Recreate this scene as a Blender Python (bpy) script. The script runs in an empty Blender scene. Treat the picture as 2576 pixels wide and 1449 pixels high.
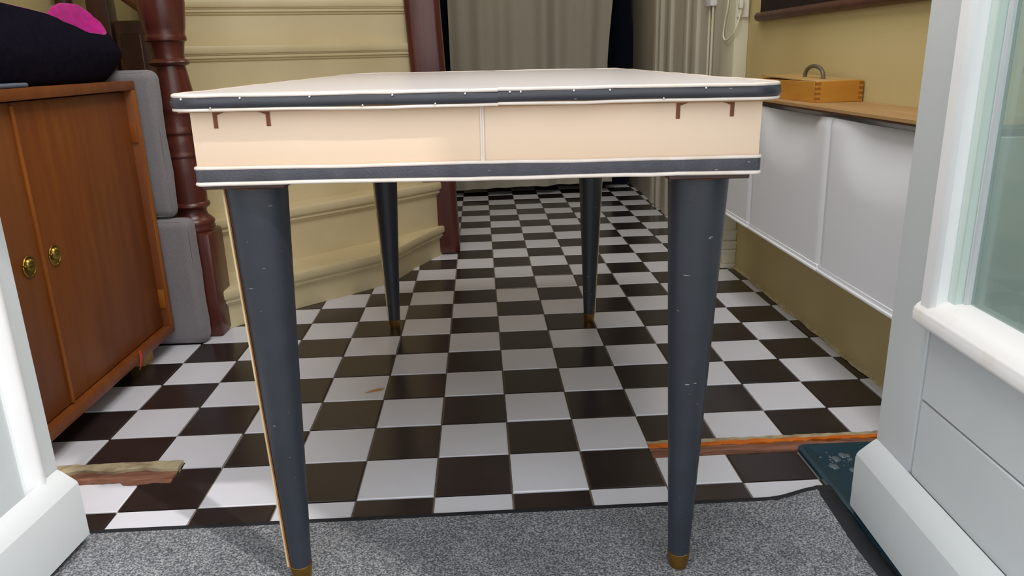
import bpy, bmesh, math, random
from mathutils import Matrix, Vector, noise

random.seed(7)
T = 0.152                      # one floor tile with its joint, in metres; all lengths below are in tiles
scene = bpy.context.scene
COL = scene.collection

# ------------------------------------------------------------------ camera
CAM_ROT = ((0.998659, -0.044256, -0.026845), (-0.038542, -0.289571, -0.956380), (0.034552, 0.956133, -0.290889))
CAM_POS = (-0.24148, -8.55705, 5.34892)
FPX = 1908.07
cd = bpy.data.cameras.new('camera'); cam = bpy.data.objects.new('camera', cd); COL.objects.link(cam)
cd.sensor_width = 36.0; cd.lens = FPX / 2576.0 * 36.0; cd.clip_start = 0.02; cd.clip_end = 100
r0, r1, r2 = CAM_ROT
mw = Matrix(((r0[0], -r1[0], -r2[0], CAM_POS[0]*T), (r0[1], -r1[1], -r2[1], CAM_POS[1]*T),
             (r0[2], -r1[2], -r2[2], CAM_POS[2]*T), (0, 0, 0, 1)))
cam.matrix_world = mw
scene.camera = cam

# ------------------------------------------------------------------ light and exposure
scene.view_settings.view_transform = 'Standard'
scene.view_settings.look = 'None'
scene.view_settings.gamma = 1.0
scene.view_settings.use_curve_mapping = False
scene.view_settings.exposure = 0.78
w = bpy.data.worlds.new('world'); scene.world = w; w.use_nodes = True
bg = w.node_tree.nodes['Background']
bg.inputs[0].default_value = (0.93, 0.97, 1.0, 1); bg.inputs[1].default_value = 1.25
sd = bpy.data.lights.new('sun', 'SUN'); sun = bpy.data.objects.new('sun', sd); COL.objects.link(sun)
sd.energy = 0.9; sd.angle = math.radians(1.2); sd.color = (1.0, 0.95, 0.88)
SUN_AZ, SUN_EL = math.radians(48), math.radians(49)      # from behind the camera, to the right
sv = Vector((math.sin(SUN_AZ)*math.cos(SUN_EL), -math.cos(SUN_AZ)*math.cos(SUN_EL), math.sin(SUN_EL)))
sun.rotation_euler = sv.to_track_quat('Z', 'Y').to_euler()

# ------------------------------------------------------------------ materials
def lin(c):
    if isinstance(c, str): c = tuple(int(c[i:i+2], 16) for i in (0, 2, 4))
    return tuple(((v/255)/12.92 if v/255 <= 0.04045 else (((v/255)+0.055)/1.055)**2.4) for v in c) + (1,)
MATS = {}
def mat(name, col, rough=0.5, spec=0.5, metal=0, col2=None, scale=8, detail=4, bump=0, bscale=None, stretch=(1, 1, 1), mixlo=0.35, mixhi=0.65, rnd=0, coat=0, sheen=0, dist=0, scuff=0, bdist=0.002):
    m = bpy.data.materials.new(name); m.use_nodes = True; N = m.node_tree.nodes; L = m.node_tree.links
    b = N['Principled BSDF']
    b.inputs['Base Color'].default_value = lin(col); b.inputs['Roughness'].default_value = rough
    b.inputs['Specular IOR Level'].default_value = spec; b.inputs['Metallic'].default_value = metal
    b.inputs['Coat Weight'].default_value = coat; b.inputs['Sheen Weight'].default_value = sheen
    tc = N.new('ShaderNodeTexCoord'); mp = N.new('ShaderNodeMapping'); mp.inputs['Scale'].default_value = stretch
    L.new(tc.outputs['Object'], mp.inputs['Vector'])
    src = None
    if col2 is not None:
        nz = N.new('ShaderNodeTexNoise'); nz.inputs['Scale'].default_value = scale; nz.inputs['Detail'].default_value = detail
        nz.inputs['Distortion'].default_value = dist
        L.new(mp.outputs[0], nz.inputs['Vector'])
        cr = N.new('ShaderNodeValToRGB'); cr.color_ramp.elements[0].position = mixlo; cr.color_ramp.elements[1].position = mixhi
        cr.color_ramp.elements[0].color = lin(col); cr.color_ramp.elements[1].color = lin(col2)
        L.new(nz.outputs['Fac'], cr.inputs[0]); src = cr.outputs[0]
    if rnd:
        oi = N.new('ShaderNodeObjectInfo'); hs = N.new('ShaderNodeHueSaturation')
        mr = N.new('ShaderNodeMapRange'); mr.inputs['To Min'].default_value = 1-rnd; mr.inputs['To Max'].default_value = 1+rnd
        L.new(oi.outputs['Random'], mr.inputs['Value']); L.new(mr.outputs[0], hs.inputs['Value'])
        if src: L.new(src, hs.inputs['Color'])
        else: hs.inputs['Color'].default_value = lin(col)
        src = hs.outputs[0]
    if scuff:       # sparse pale scratches worn into the surface
        ms = N.new('ShaderNodeMapping'); ms.inputs['Scale'].default_value = (1, 1, 4); L.new(tc.outputs['Object'], ms.inputs['Vector'])
        ns = N.new('ShaderNodeTexNoise'); ns.inputs['Scale'].default_value = 55; ns.inputs['Detail'].default_value = 1
        L.new(ms.outputs[0], ns.inputs['Vector'])
        cs = N.new('ShaderNodeValToRGB'); cs.color_ramp.elements[0].position = scuff; cs.color_ramp.elements[0].color = (0, 0, 0, 1); cs.color_ramp.elements[1].position = scuff+.02; cs.color_ramp.elements[1].color = (.55, .55, .55, 1)
        L.new(ns.outputs['Fac'], cs.inputs[0])
        mx = N.new('ShaderNodeMix'); mx.data_type = 'RGBA'; L.new(cs.outputs[0], mx.inputs[0])
        if src: L.new(src, mx.inputs[6])
        else: mx.inputs[6].default_value = lin(col)
        mx.inputs[7].default_value = lin('a9abb0'); src = mx.outputs[2]
    if src: L.new(src, b.inputs['Base Color'])
    if bump:
        nb = N.new('ShaderNodeTexNoise'); nb.inputs['Scale'].default_value = bscale or scale; nb.inputs['Detail'].default_value = 4
        L.new(mp.outputs[0], nb.inputs['Vector'])
        bn = N.new('ShaderNodeBump'); bn.inputs['Strength'].default_value = bump; bn.inputs['Distance'].default_value = bdist
        L.new(nb.outputs['Fac'], bn.inputs['Height']); L.new(bn.outputs[0], b.inputs['Normal'])
    MATS[name] = m
    return m

mat('tile_white', 'dedfe9', 0.28, 0.5, bump=0.05, bscale=30, col2='d9d9e0', scale=6, rnd=0.03)
mat('tile_black', '2b2322', 0.22, 0.5, bump=0.08, bscale=35, col2='332b2b', scale=9, rnd=0.08)
mat('grout', 'a0917f', 0.9, 0.2, col2='857868', scale=60)
mat('olive_wall', 'c6b684', 0.75, 0.3, col2='beac79', scale=2.2, bump=0.08, bscale=60)
mat('pale_wall', 'cfc6a4', 0.8, 0.3, col2='c5bb96', scale=2, bump=0.08, bscale=60)
mat('ceiling', 'e8e6dc', 0.9, 0.2, bump=0.05, bscale=40, col2='e2dfd4', scale=3)
mat('plaster_edge', 'cbbd93', 0.9, 0.2, col2='a89a72', scale=40, bump=0.5, bscale=60)
mat('door_white', 'cbcfd1', 0.42, 0.5, col2='c6cbcd', scale=3, bump=0.12, bscale=120, stretch=(1, 1, .15))
mat('bead_white', 'f0f0f2', 0.38, 0.5, col2='e9e9ea', scale=5, bump=0.05, bscale=40)
mat('sill_stained', 'e9e7e6', 0.45, 0.5, col2='dfd6ca', scale=14, mixlo=.55, mixhi=.8)
mat('seal_green', 'c9d8d2', 0.3, 0.5)
mat('hall_door', 'c6bfb0', 0.5, 0.4, col2='bfb8a8', scale=3)
mat('arch_white', 'dad5bf', 0.5, 0.4, col2='d3cdb4', scale=3)
mat('plastic_white', 'e9ebf0', 0.42, 0.45, col2='e6e8ed', scale=2)
mat('socket_white', 'e2dfd0', 0.35, 0.5)
mat('teak', '85491d', 0.42, 0.45, col2='773d17', scale=5, stretch=(6, 6, .5), detail=6, dist=.6, bump=0.05, bscale=40)
mat('teak_edge', 'a8641f', 0.45, 0.4, col2='8d4d1c', scale=6, stretch=(4, 4, .5))
mat('pine_block', 'c09a63', 0.6, 0.3, col2='a98452', scale=8, stretch=(1, 5, 1))
mat('brass', 'b59a4c', 0.28, 0.5, metal=1, col2='8a7334', scale=30)
mat('brass_dull', '9a7434', 0.42, 0.5, metal=.85, col2='83602a', scale=30)
mat('fabric_grey', '8a8588', 0.95, 0.15, col2='817c80', scale=260, bump=0.35, bscale=600, sheen=.2)
mat('newel_wood', '4a2019', 0.3, 0.5, col2='5e2b20', scale=7, stretch=(3, 3, .5), bump=0.25, bscale=25, detail=6)
mat('dark_wood', '46261c', 0.4, 0.45, col2='38201a', scale=6, stretch=(4, 4, .6), bump=.15, bscale=30)
mat('rail_wood', '7d4424', 0.35, 0.5, col2='6b381d', scale=6)
mat('stair_cream', 'd6c6a0', 0.42, 0.45, col2='ccbb92', scale=4, bump=0.35, bscale=14, detail=6)
mat('curtain_cloth', 'aca698', 0.9, 0.15, col2='a59f91', scale=300, bump=.2, bscale=500, sheen=.15)
mat('navy_cloth', '121626', 0.95, 0.1, col2='0e111e', scale=200, sheen=.1)
mat('top_laminate', 'e0dad9', 0.3, 0.5, col2='dcd5d3', scale=3, bump=.03, bscale=8)
mat('cream_vinyl', 'e2c8b0', 0.42, 0.45, col2='dfc4a9', scale=2.5, bump=0.04, bscale=30)
mat('piping_cream', 'e6dad2', 0.4, 0.5, col2='dccdc0', scale=25, bump=.1, bscale=60)
mat('band_vinyl', '2b2d35', 0.36, 0.5, col2='32333b', scale=20, bump=0.12, bscale=45, scuff=.75)
mat('skirt_vinyl', '3e3d46', 0.5, 0.45, col2='46464f', scale=40, bump=0.5, bscale=420, scuff=.755)
mat('leg_vinyl', '262a32', 0.38, 0.5, col2='2a2e37', scale=20, bump=0.1, bscale=300, scuff=.765)
mat('seam_cream', 'dcc9a2', 0.5, 0.4, col2='c9b083', scale=20)
mat('seam_wood', '9a6238', 0.6, 0.3, col2='86522c', scale=20)
mat('inlay_brown', '5e2f14', 0.5, 0.4, col2='8a4a22', scale=25)
mat('nail_steel', 'd8d8d8', 0.25, 0.5, metal=.9)
mat('plywood', 'b48f62', 0.55, 0.4, col2='a27d50', scale=5, stretch=(5, .6, 1), bump=.06, bscale=40)
mat('plywood_edge', '7b5634', 0.7, 0.3, col2='4e331f', scale=8, stretch=(1, 1, 12))
mat('box_wood', 'c48a35', 0.45, 0.45, col2='b57a2a', scale=6, stretch=(1, 1, 4))
mat('box_endgrain', 'a06a24', 0.55, 0.4, col2='8a5519', scale=30)
mat('box_lid', 'bd9a63', 0.5, 0.4, col2='b08b54', scale=6, stretch=(4, .6, 1))
mat('bent_wood', '5c5345', 0.4, 0.5, col2='6d6355', scale=20)
mat('map_cloth', '241a18', 0.8, 0.2, col2='2d211d', scale=30)
mat('map_rod', '5a3524', 0.45, 0.4, col2='4a2a1c', scale=20)
mat('tray_teal', '1f3b49', 0.28, 0.5, col2='24414e', scale=8, bump=.06, bscale=40)
mat('orange_paint', 'dd7a1e', 0.5, 0.4, col2='c05f16', scale=20, bump=.4, bscale=50)
mat('raw_wood', '9a6c58', 0.85, 0.2, col2='6e4a3c', scale=14, stretch=(.5, 5, 5), bump=.8, bscale=40)
mat('old_paint', 'b3a688', 0.8, 0.2, col2='8f7f62', scale=25, mixlo=.5, mixhi=.7, bump=.5, bscale=40)
mat('splinter', 'a5742f', 0.7, 0.3)
mat('crumb', 'c9bd96', 0.8, 0.2)
mat('rubber', '24252a', 0.7, 0.3)
mat('plush_navy', '15131f', 0.98, 0.05, col2='1b1826', scale=60, bump=.5, bscale=400)
mat('plush_pink', 'c22a8e', 0.95, 0.15, col2='b3227f', scale=60, bump=.5, bscale=400, sheen=.2)
mat('grey_felt', '6f7585', 0.95, 0.1, col2='666c7b', scale=200)
mat('red_ribbon', 'd2442c', 0.6, 0.3)
mat('paving', '8f8d88', 0.9, 0.2, col2='807e78', scale=10, bump=.3, bscale=60)
mat('render_wall', 'd9d6cc', 0.9, 0.2, col2='d0cdc2', scale=10, bump=.2, bscale=80)
mat('lamp_metal', 'd8d6d0', 0.4, 0.5)

def mat_carpet():
    m = bpy.data.materials.new('mat_pile'); m.use_nodes = True; N = m.node_tree.nodes; L = m.node_tree.links
    b = N['Principled BSDF']; b.inputs['Roughness'].default_value = 1.25; b.inputs['Specular IOR Level'].default_value = 0.15
    tc = N.new('ShaderNodeTexCoord')
    n1 = N.new('ShaderNodeTexNoise'); n1.inputs['Scale'].default_value = 330; n1.inputs['Detail'].default_value = 2
    n2 = N.new('ShaderNodeTexNoise'); n2.inputs['Scale'].default_value = 9; n2.inputs['Detail'].default_value = 3
    L.new(tc.outputs['Object'], n1.inputs['Vector']); L.new(tc.outputs['Object'], n2.inputs['Vector'])
    cr = N.new('ShaderNodeValToRGB'); e = cr.color_ramp.elements
    e[0].position = .36; e[0].color = lin('54565c'); e[1].position = .66; e[1].color = lin('aeb0b3')
    x = e.new(.5); x.color = lin('7d7f84')
    L.new(n1.outputs['Fac'], cr.inputs[0])
    mx = N.new('ShaderNodeMix'); mx.data_type = 'RGBA'; mx.blend_type = 'MULTIPLY'; mx.inputs[0].default_value = 1
    cr2 = N.new('ShaderNodeValToRGB'); cr2.color_ramp.elements[0].position = .3; cr2.color_ramp.elements[0].color = (.8, .8, .8, 1); cr2.color_ramp.elements[1].position = .6; cr2.color_ramp.elements[1].color = (1, 1, 1, 1)
    L.new(n2.outputs['Fac'], cr2.inputs[0]); L.new(cr.outputs[0], mx.inputs[6]); L.new(cr2.outputs[0], mx.inputs[7])
    L.new(mx.outputs[2], b.inputs['Base Color'])
    bn = N.new('ShaderNodeBump'); bn.inputs['Strength'].default_value = .8; bn.inputs['Distance'].default_value = .003
    L.new(n1.outputs['Fac'], bn.inputs['Height']); L.new(bn.outputs[0], b.inputs['Normal'])
    MATS['mat_pile'] = m
mat_carpet()

def mat_glass():
    m = bpy.data.materials.new('pane_glass'); m.use_nodes = True
    b = m.node_tree.nodes['Principled BSDF']
    b.inputs['Base Color'].default_value = (.62, .80, .76, 1); b.inputs['Roughness'].default_value = .03
    b.inputs['Transmission Weight'].default_value = 0.75; b.inputs['IOR'].default_value = 1.45
    MATS['pane_glass'] = m
    m = bpy.data.materials.new('water'); m.use_nodes = True
    b = m.node_tree.nodes['Principled BSDF']
    b.inputs['Base Color'].default_value = (.2, .26, .3, 1); b.inputs['Roughness'].default_value = .02
    b.inputs['Transmission Weight'].default_value = .45; b.inputs['IOR'].default_value = 1.33
    MATS['water'] = m
mat_glass()

# ------------------------------------------------------------------ mesh helpers (tile units)
def finish(name, bm, m, parent=None, smooth=None, loc=None):
    me = bpy.data.meshes.new(name)
    bmesh.ops.recalc_face_normals(bm, faces=bm.faces[:])
    bmesh.ops.scale(bm, vec=(T, T, T), verts=bm.verts[:])
    bm.to_mesh(me); bm.free()
    for x in (m if isinstance(m, (list, tuple)) else [m]): me.materials.append(MATS[x])
    if smooth is not None:
        me.polygons.foreach_set('use_smooth', [True]*len(me.polygons))
        me.set_sharp_from_angle(angle=math.radians(smooth))
    o = bpy.data.objects.new(name, me); COL.objects.link(o)
    if parent: o.parent = parent
    if loc: o.location = (loc[0]*T, loc[1]*T, loc[2]*T)
    return o
def tag(o, label, cat=None, group=None, kind=None):
    o['label'] = label
    if cat: o['category'] = cat
    if group: o['group'] = group
    if kind: o['kind'] = kind
    return o
def empty(name, loc=(0, 0, 0), rot=(0, 0, 0)):
    o = bpy.data.objects.new(name, None); COL.objects.link(o); o.empty_display_size = .05
    o.location = (loc[0]*T, loc[1]*T, loc[2]*T); o.rotation_euler = rot
    return o
def BM(): return bmesh.new()
def bx(bm, x0, x1, y0, y1, z0, z1, bev=0, seg=2, mi=0, mtx=None):
    r = bmesh.ops.create_cube(bm, size=1.0)
    vs = r['verts']
    for v in vs:
        v.co = Vector(((x0+x1)/2+v.co.x*(x1-x0), (y0+y1)/2+v.co.y*(y1-y0), (z0+z1)/2+v.co.z*(z1-z0)))
    fs = list({f for v in vs for f in v.link_faces}); es = list({e for v in vs for e in v.link_edges})
    for f in fs: f.material_index = mi
    if bev:
        q = bmesh.ops.bevel(bm, geom=es, offset=bev, segments=seg, affect='EDGES', profile=.5)
        vs = list({v for f in q['faces'] for v in f.verts} | {v for v in vs if v.is_valid})
        for f in q['faces']: f.material_index = mi
    if mtx is not None: bmesh.ops.transform(bm, matrix=mtx, verts=[v for v in vs if v.is_valid])
    return vs
def box(name, m, parent, x0, x1, y0, y1, z0, z1, bev=0, seg=2, smooth=None):
    bm = BM(); bx(bm, x0, x1, y0, y1, z0, z1, bev, seg)
    return finish(name, bm, m, parent, smooth if smooth else (40 if bev else None))
def prism(bm, poly, z0, z1, mi=0):
    a = [bm.verts.new((x, y, z0)) for x, y in poly]; b = [bm.verts.new((x, y, z1)) for x, y in poly]
    n = len(poly)
    fs = [bm.faces.new(a[::-1]), bm.faces.new(b)] + [bm.faces.new((a[i], a[(i+1) % n], b[(i+1) % n], b[i])) for i in range(n)]
    for f in fs: f.material_index = mi
    return a+b
def lathe(bm, prof, cx=0, cy=0, seg=32, cap=True, mi=0):
    rings = []
    for r, z in prof:
        rings.append([bm.verts.new((cx+r*math.cos(2*math.pi*i/seg), cy+r*math.sin(2*math.pi*i/seg), z)) for i in range(seg)])
    for k in range(len(rings)-1):
        for i in range(seg):
            f = bm.faces.new((rings[k][i], rings[k][(i+1) % seg], rings[k+1][(i+1) % seg], rings[k+1][i])); f.material_index = mi
    if cap:
        bm.faces.new(rings[0][::-1]).material_index = mi; bm.faces.new(rings[-1]).material_index = mi
def tube(bm, path, r, seg=10, closed=False, rad=None):
    P = [Vector(p) for p in path]; n = len(P); rings = []
    up0 = None
    for i in range(n):
        if closed: t = P[(i+1) % n]-P[i-1]
        else: t = P[min(i+1, n-1)]-P[max(i-1, 0)]
        t.normalize()
        if up0 is None:
            up0 = Vector((0, 0, 1)) if abs(t.z) < .9 else Vector((1, 0, 0))
        s = t.cross(up0).normalized(); u = s.cross(t).normalized(); up0 = u
        rr = rad[i] if rad else r
        rings.append([bm.verts.new(P[i]+(s*math.cos(2*math.pi*k/seg)+u*math.sin(2*math.pi*k/seg))*rr) for k in range(seg)])
    m = n if closed else n-1
    for i in range(m):
        a, b = rings[i], rings[(i+1) % n]
        for k in range(seg): bm.faces.new((a[k], a[(k+1) % seg], b[(k+1) % seg], b[k]))
    if not closed: bm.faces.new(rings[0][::-1]); bm.faces.new(rings[-1])
def rrect(x0, x1, y0, y1, r, n=6):
    out = []
    for cx, cy, a0 in ((x1-r, y1-r, 0), (x0+r, y1-r, 90), (x0+r, y0+r, 180), (x1-r, y0+r, 270)):
        for k in range(n+1):
            a = math.radians(a0+90*k/n); out.append((cx+r*math.cos(a), cy+r*math.sin(a)))
    return out
def extrude_profile(bm, path, prof, closed=False, mi=0):
    # path: plan points; prof: (outward offset, z); outward is to the right of the path direction
    n = len(path); rows = []
    for i in range(n):
        p = Vector(path[i]).to_2d()
        a = Vector(path[i-1]).to_2d() if (i > 0 or closed) else p
        b = Vector(path[(i+1) % n]).to_2d() if (i < n-1 or closed) else p
        d1 = (p-a).normalized() if (p-a).length > 1e-9 else None
        d2 = (b-p).normalized() if (b-p).length > 1e-9 else None
        d1 = d1 or d2; d2 = d2 or d1
        n1 = Vector((d1.y, -d1.x)); n2 = Vector((d2.y, -d2.x)); nn = (n1+n2)
        nn = nn.normalized(); nn = nn/max(.35, nn.dot(n1))
        rows.append([bm.verts.new((p.x+nn.x*o, p.y+nn.y*o, z)) for o, z in prof])
    m = n if closed else n-1
    for i in range(m):
        a, b = rows[i], rows[(i+1) % n]
        for k in range(len(prof)-1): bm.faces.new((a[k], b[k], b[k+1], a[k+1])).material_index = mi
    return rows

# ================================================================== SETTING
XR, XL, YB, YF, ZC = 6.2, -9.3, 25.0, -5.6, 17.8

# floor: a bed of grout that carries the tiles, each one its own piece
fb = BM(); prism(fb, [(XL-1, YF-.6), (XR+1, YF-.6), (XR+1, YB+1), (XL-1, YB+1)], -1.0, -.035)
floor = finish('floor', fb, 'grout')
tag(floor, 'checkered floor of black and white square tiles with grey joints', 'floor', kind='structure')
TILE_MESH = {}
def tile_mesh(x0, x1, y0, y1, white):
    key = (round(x0, 3), round(x1, 3), round(y0, 3), round(y1, 3), white)
    if key in TILE_MESH: return TILE_MESH[key]
    bm = BM(); g, c = .011, .012
    a = [(x0+g, y0+g), (x1-g, y0+g), (x1-g, y1-g), (x0+g, y1-g)]
    b = [(x0+g+c, y0+g+c), (x1-g-c, y0+g+c), (x1-g-c, y1-g-c), (x0+g+c, y1-g-c)]
    l0 = [bm.verts.new((x*T, y*T, -.06*T)) for x, y in a]; l1 = [bm.verts.new((x*T, y*T, -.008*T)) for x, y in a]
    l2 = [bm.verts.new((x*T, y*T, 0)) for x, y in b]
    for i in range(4):
        j = (i+1) % 4
        bm.faces.new((l0[i], l0[j], l1[j], l1[i])); bm.faces.new((l1[i], l1[j], l2[j], l2[i]))
    bm.faces.new(l2)
    me = bpy.data.meshes.new('tile'); bm.to_mesh(me); bm.free()
    me.materials.append(MATS['tile_white' if white else 'tile_black'])
    TILE_MESH[key] = me
    return me
def tile(i, j, x0=0., x1=1., y0=0., y1=1., white=None):
    wht = ((i+j) % 2 == 0) if white is None else white
    o = bpy.data.objects.new('tile', tile_mesh(x0, x1, y0, y1, wht)); COL.objects.link(o)
    o.parent = floor
    o.location = (i*T, j*T, random.uniform(-.0012, .0004))
    o.rotation_euler = (random.uniform(-.0015, .0015), random.uniform(-.0015, .0015), 0)
def tile_poly(i, j, pts):
    wht = (i+j) % 2 == 0; bm = BM(); g = .013
    c = Vector((sum(p[0] for p in pts)/len(pts), sum(p[1] for p in pts)/len(pts)))
    n = len(pts); q = []
    for k in range(n):
        p, a, b = Vector(pts[k]), Vector(pts[k-1]), Vector(pts[(k+1) % n])
        d1, d2 = (p-a).normalized(), (b-p).normalized(); nn = Vector((-d1.y, d1.x))+Vector((-d2.y, d2.x)); nn = nn/max(.5, nn.length_squared)*2
        q.append((p+nn*g)[:])
    top = [bm.verts.new((x, y, 0)) for x, y in q]; low = [bm.verts.new((x, y, -.06)) for x, y in q]
    f = bm.faces.new(top)
    for k in range(n): bm.faces.new((top[k], low[k], low[(k+1) % n], top[(k+1) % n]))
    bmesh.ops.triangulate(bm, faces=[f])
    finish('tile', bm, 'tile_white' if wht else 'tile_black', floor, None, (i, j, 0))
STRIP_L, STRIP_R = -4.6, 2.0          # ends of the two gaps left by the old threshold
for j in range(-1, 25):
    for i in range(-8, 7):
        # leave out what stands wholly under the stairs and behind the cabinet
        if j >= 8 and i < -6+(j-8)*.95 and i < -2: continue
        if j >= 14 and i < -2: continue
        if i < -9 and j < 6: continue
        x1 = XR-i if i == 6 else 1.
        if j == -1:
            tile(i, j, y0=.59, x1=x1); continue
        if j == 0 and (i+1 <= STRIP_L+.001 or i >= STRIP_R): tile(i, j, y1=.72, x1=x1); continue
        if j == 0 and i == -5: tile_poly(i, j, [(0, 0), (1, 0), (1, 1), (.44, 1), (.42, .64), (0, .70)]); continue
        if j == 1 and (i+1 <= STRIP_L+.001 or i >= STRIP_R): tile(i, j, y0=.13, x1=x1); continue
        if j == 1 and i == -5: tile_poly(i, j, [(0, .15), (.42, .15), (.43, 0), (1, 0), (1, 1), (0, 1)]); continue
        tile(i, j, x1=x1)

def slab(name, m, x0, x1, y0, y1, z0, z1, label, cat):
    o = box(name, m, None, x0, x1, y0, y1, z0, z1); tag(o, label, cat, kind='structure'); return o
slab('wall_right', 'olive_wall', XR, XR+1, YF-.6, YB+1, -.9, ZC, 'olive painted wall above and below the white shoe cabinets', 'wall')
slab('wall_left', 'olive_wall', XL-1, XL, YF-.6, YB+1, -.9, ZC, 'olive yellow wall behind the stair balusters', 'wall')
slab('wall_back', 'pale_wall', XL, XR, YB, YB+1, -.9, ZC, 'pale wall at the end of the hall behind the curtain', 'wall')
slab('ceiling', 'ceiling', XL-1, XR+1, YF-.6, YB+1, ZC, ZC+.8, 'plain white ceiling over the hall', 'ceiling')
# front wall with the double door opening, lintel and added eave
OX0, OX1, OZ = -5.75, 4.15, 13.3
fw = BM()
bx(fw, XL-1, OX0, YF-.6, YF, -.9, ZC); bx(fw, OX1, XR+1, YF-.6, YF, -.9, ZC); bx(fw, OX0, OX1, YF-.6, YF, OZ+2.2, ZC)
bx(fw, XL-1, XR+1, YF-2.0, YF-.6, OZ+2.2, OZ+3.0)  # unseen eave, added to limit how far in the sun reaches
tag(finish('wall_front', fw, 'render_wall'), 'pale outside wall around the double door opening', 'wall', kind='structure')
slab('ground', 'paving', -40, 40, -60, YF-.6, -1.2, -.1, 'grey paved ground outside the double doors', 'ground')

# ragged bead of plaster along the foot of the right wall
bm = BM(); prev = None
n = 140
for k in range(n+1):
    y = -.4+(10.2+.4)*k/n
    wd = .05+.05*noise.noise(Vector((y*2.3, 1.7, 0)))+.03*noise.noise(Vector((y*9, 4.7, 0)))
    ht = .07+.03*noise.noise(Vector((y*3.1, 9, 2)))
    row = [bm.verts.new((XR-max(.01, wd), y, .004)), bm.verts.new((XR-max(.01, wd)*.5, y, ht*.6)), bm.verts.new((XR+.02, y, ht))]
    if prev:
        for a in range(2): bm.faces.new((prev[a], row[a], row[a+1], prev[a+1]))
    prev = row
tag(finish('trim_1', bm, 'plaster_edge', smooth=60), 'ragged plaster bead along the foot of the olive wall', 'trim', kind='structure')

# remains of the old threshold, left and right
def rough_strip(bm, outline, z0, zf, nx=60, ny=6, mi=0, jag=.03, seed=0):
    # outline: function t -> (x, ylow, yhigh)
    rows = []
    for a in range(nx+1):
        x, yl, yh = outline(a/nx); r = []
        for b in range(ny+1):
            y = yl+(yh-yl)*b/ny
            if b in (0, ny): y += jag*noise.noise(Vector((x*7, b*3+seed, seed)))
            r.append(bm.verts.new((x, y, zf(x, y)+.02*noise.noise(Vector((x*6, y*14, seed))))))
        rows.append(r)
    for a in range(nx):
        for b in range(ny): bm.faces.new((rows[a][b], rows[a+1][b], rows[a+1][b+1], rows[a][b+1])).material_index = mi
    edge = [rows[a][0] for a in range(nx+1)]+[rows[nx][b] for b in range(1, ny+1)]+[rows[a][ny] for a in range(nx-1, -1, -1)]+[rows[0][b] for b in range(ny-1, 0, -1)]
    low = [bm.verts.new((v.co.x, v.co.y, z0)) for v in edge]; m = len(edge)
    for i in range(m): bm.faces.new((edge[i], edge[(i+1) % m], low[(i+1) % m], low[i])).material_index = mi
bm = BM()
rough_strip(bm, lambda t: (-9.2+t*4.62, .70 if t < .86 else .62, .96+.03*math.sin(t*37)), -.3, lambda x, y: .0+.05*max(0, (y-.6)), seed=1)
th = finish('trim_2', bm, 'raw_wood'); tag(th, 'broken stub of brown wooden threshold by the left door', 'threshold', kind='structure')
bm = BM()
rough_strip(bm, lambda t: (-9.2+t*4.62, .94+.03*math.sin(t*37), 1.14), -.3, lambda x, y: .06, ny=3, jag=.012, seed=3)
finish('paint_strip', bm, 'old_paint', th)
bm = BM()
rough_strip(bm, lambda t: (1.98+t*4.2, .72, .95+.02*math.sin(t*29)), -.3, lambda x, y: .012, seed=5)
th2 = finish('trim_3', bm, 'raw_wood'); tag(th2, 'split wooden threshold with orange paint by the blue tray', 'threshold', kind='structure')
bm = BM()
rough_strip(bm, lambda t: (1.98+t*4.2, .955, 1.045), -.3, lambda x, y: .03, ny=3, jag=.03, seed=7)
finish('orange_strip', bm, 'orange_paint', th2)
bm = BM()
rough_strip(bm, lambda t: (1.98+t*4.2, 1.035, 1.14), -.3, lambda x, y: .02, ny=3, jag=.03, seed=8)
finish('old_paint_strip', bm, 'old_paint', th2)

# ------------------------------------------------------------------ the two house doors, swung inwards
def door_frame(P0, d):      # local x = along the leaf from the free edge to the hinge, y = into the leaf, z = up
    dx, dy = d; l = math.hypot(dx, dy); dx /= l; dy /= l
    return dx, dy
def door_root(name, P0, ang, label):
    o = empty(name, (P0[0], P0[1], 0), (0, 0, ang)); tag(o, label, 'door', kind='structure'); return o
DW, DH = 4.55, 13.1
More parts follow.
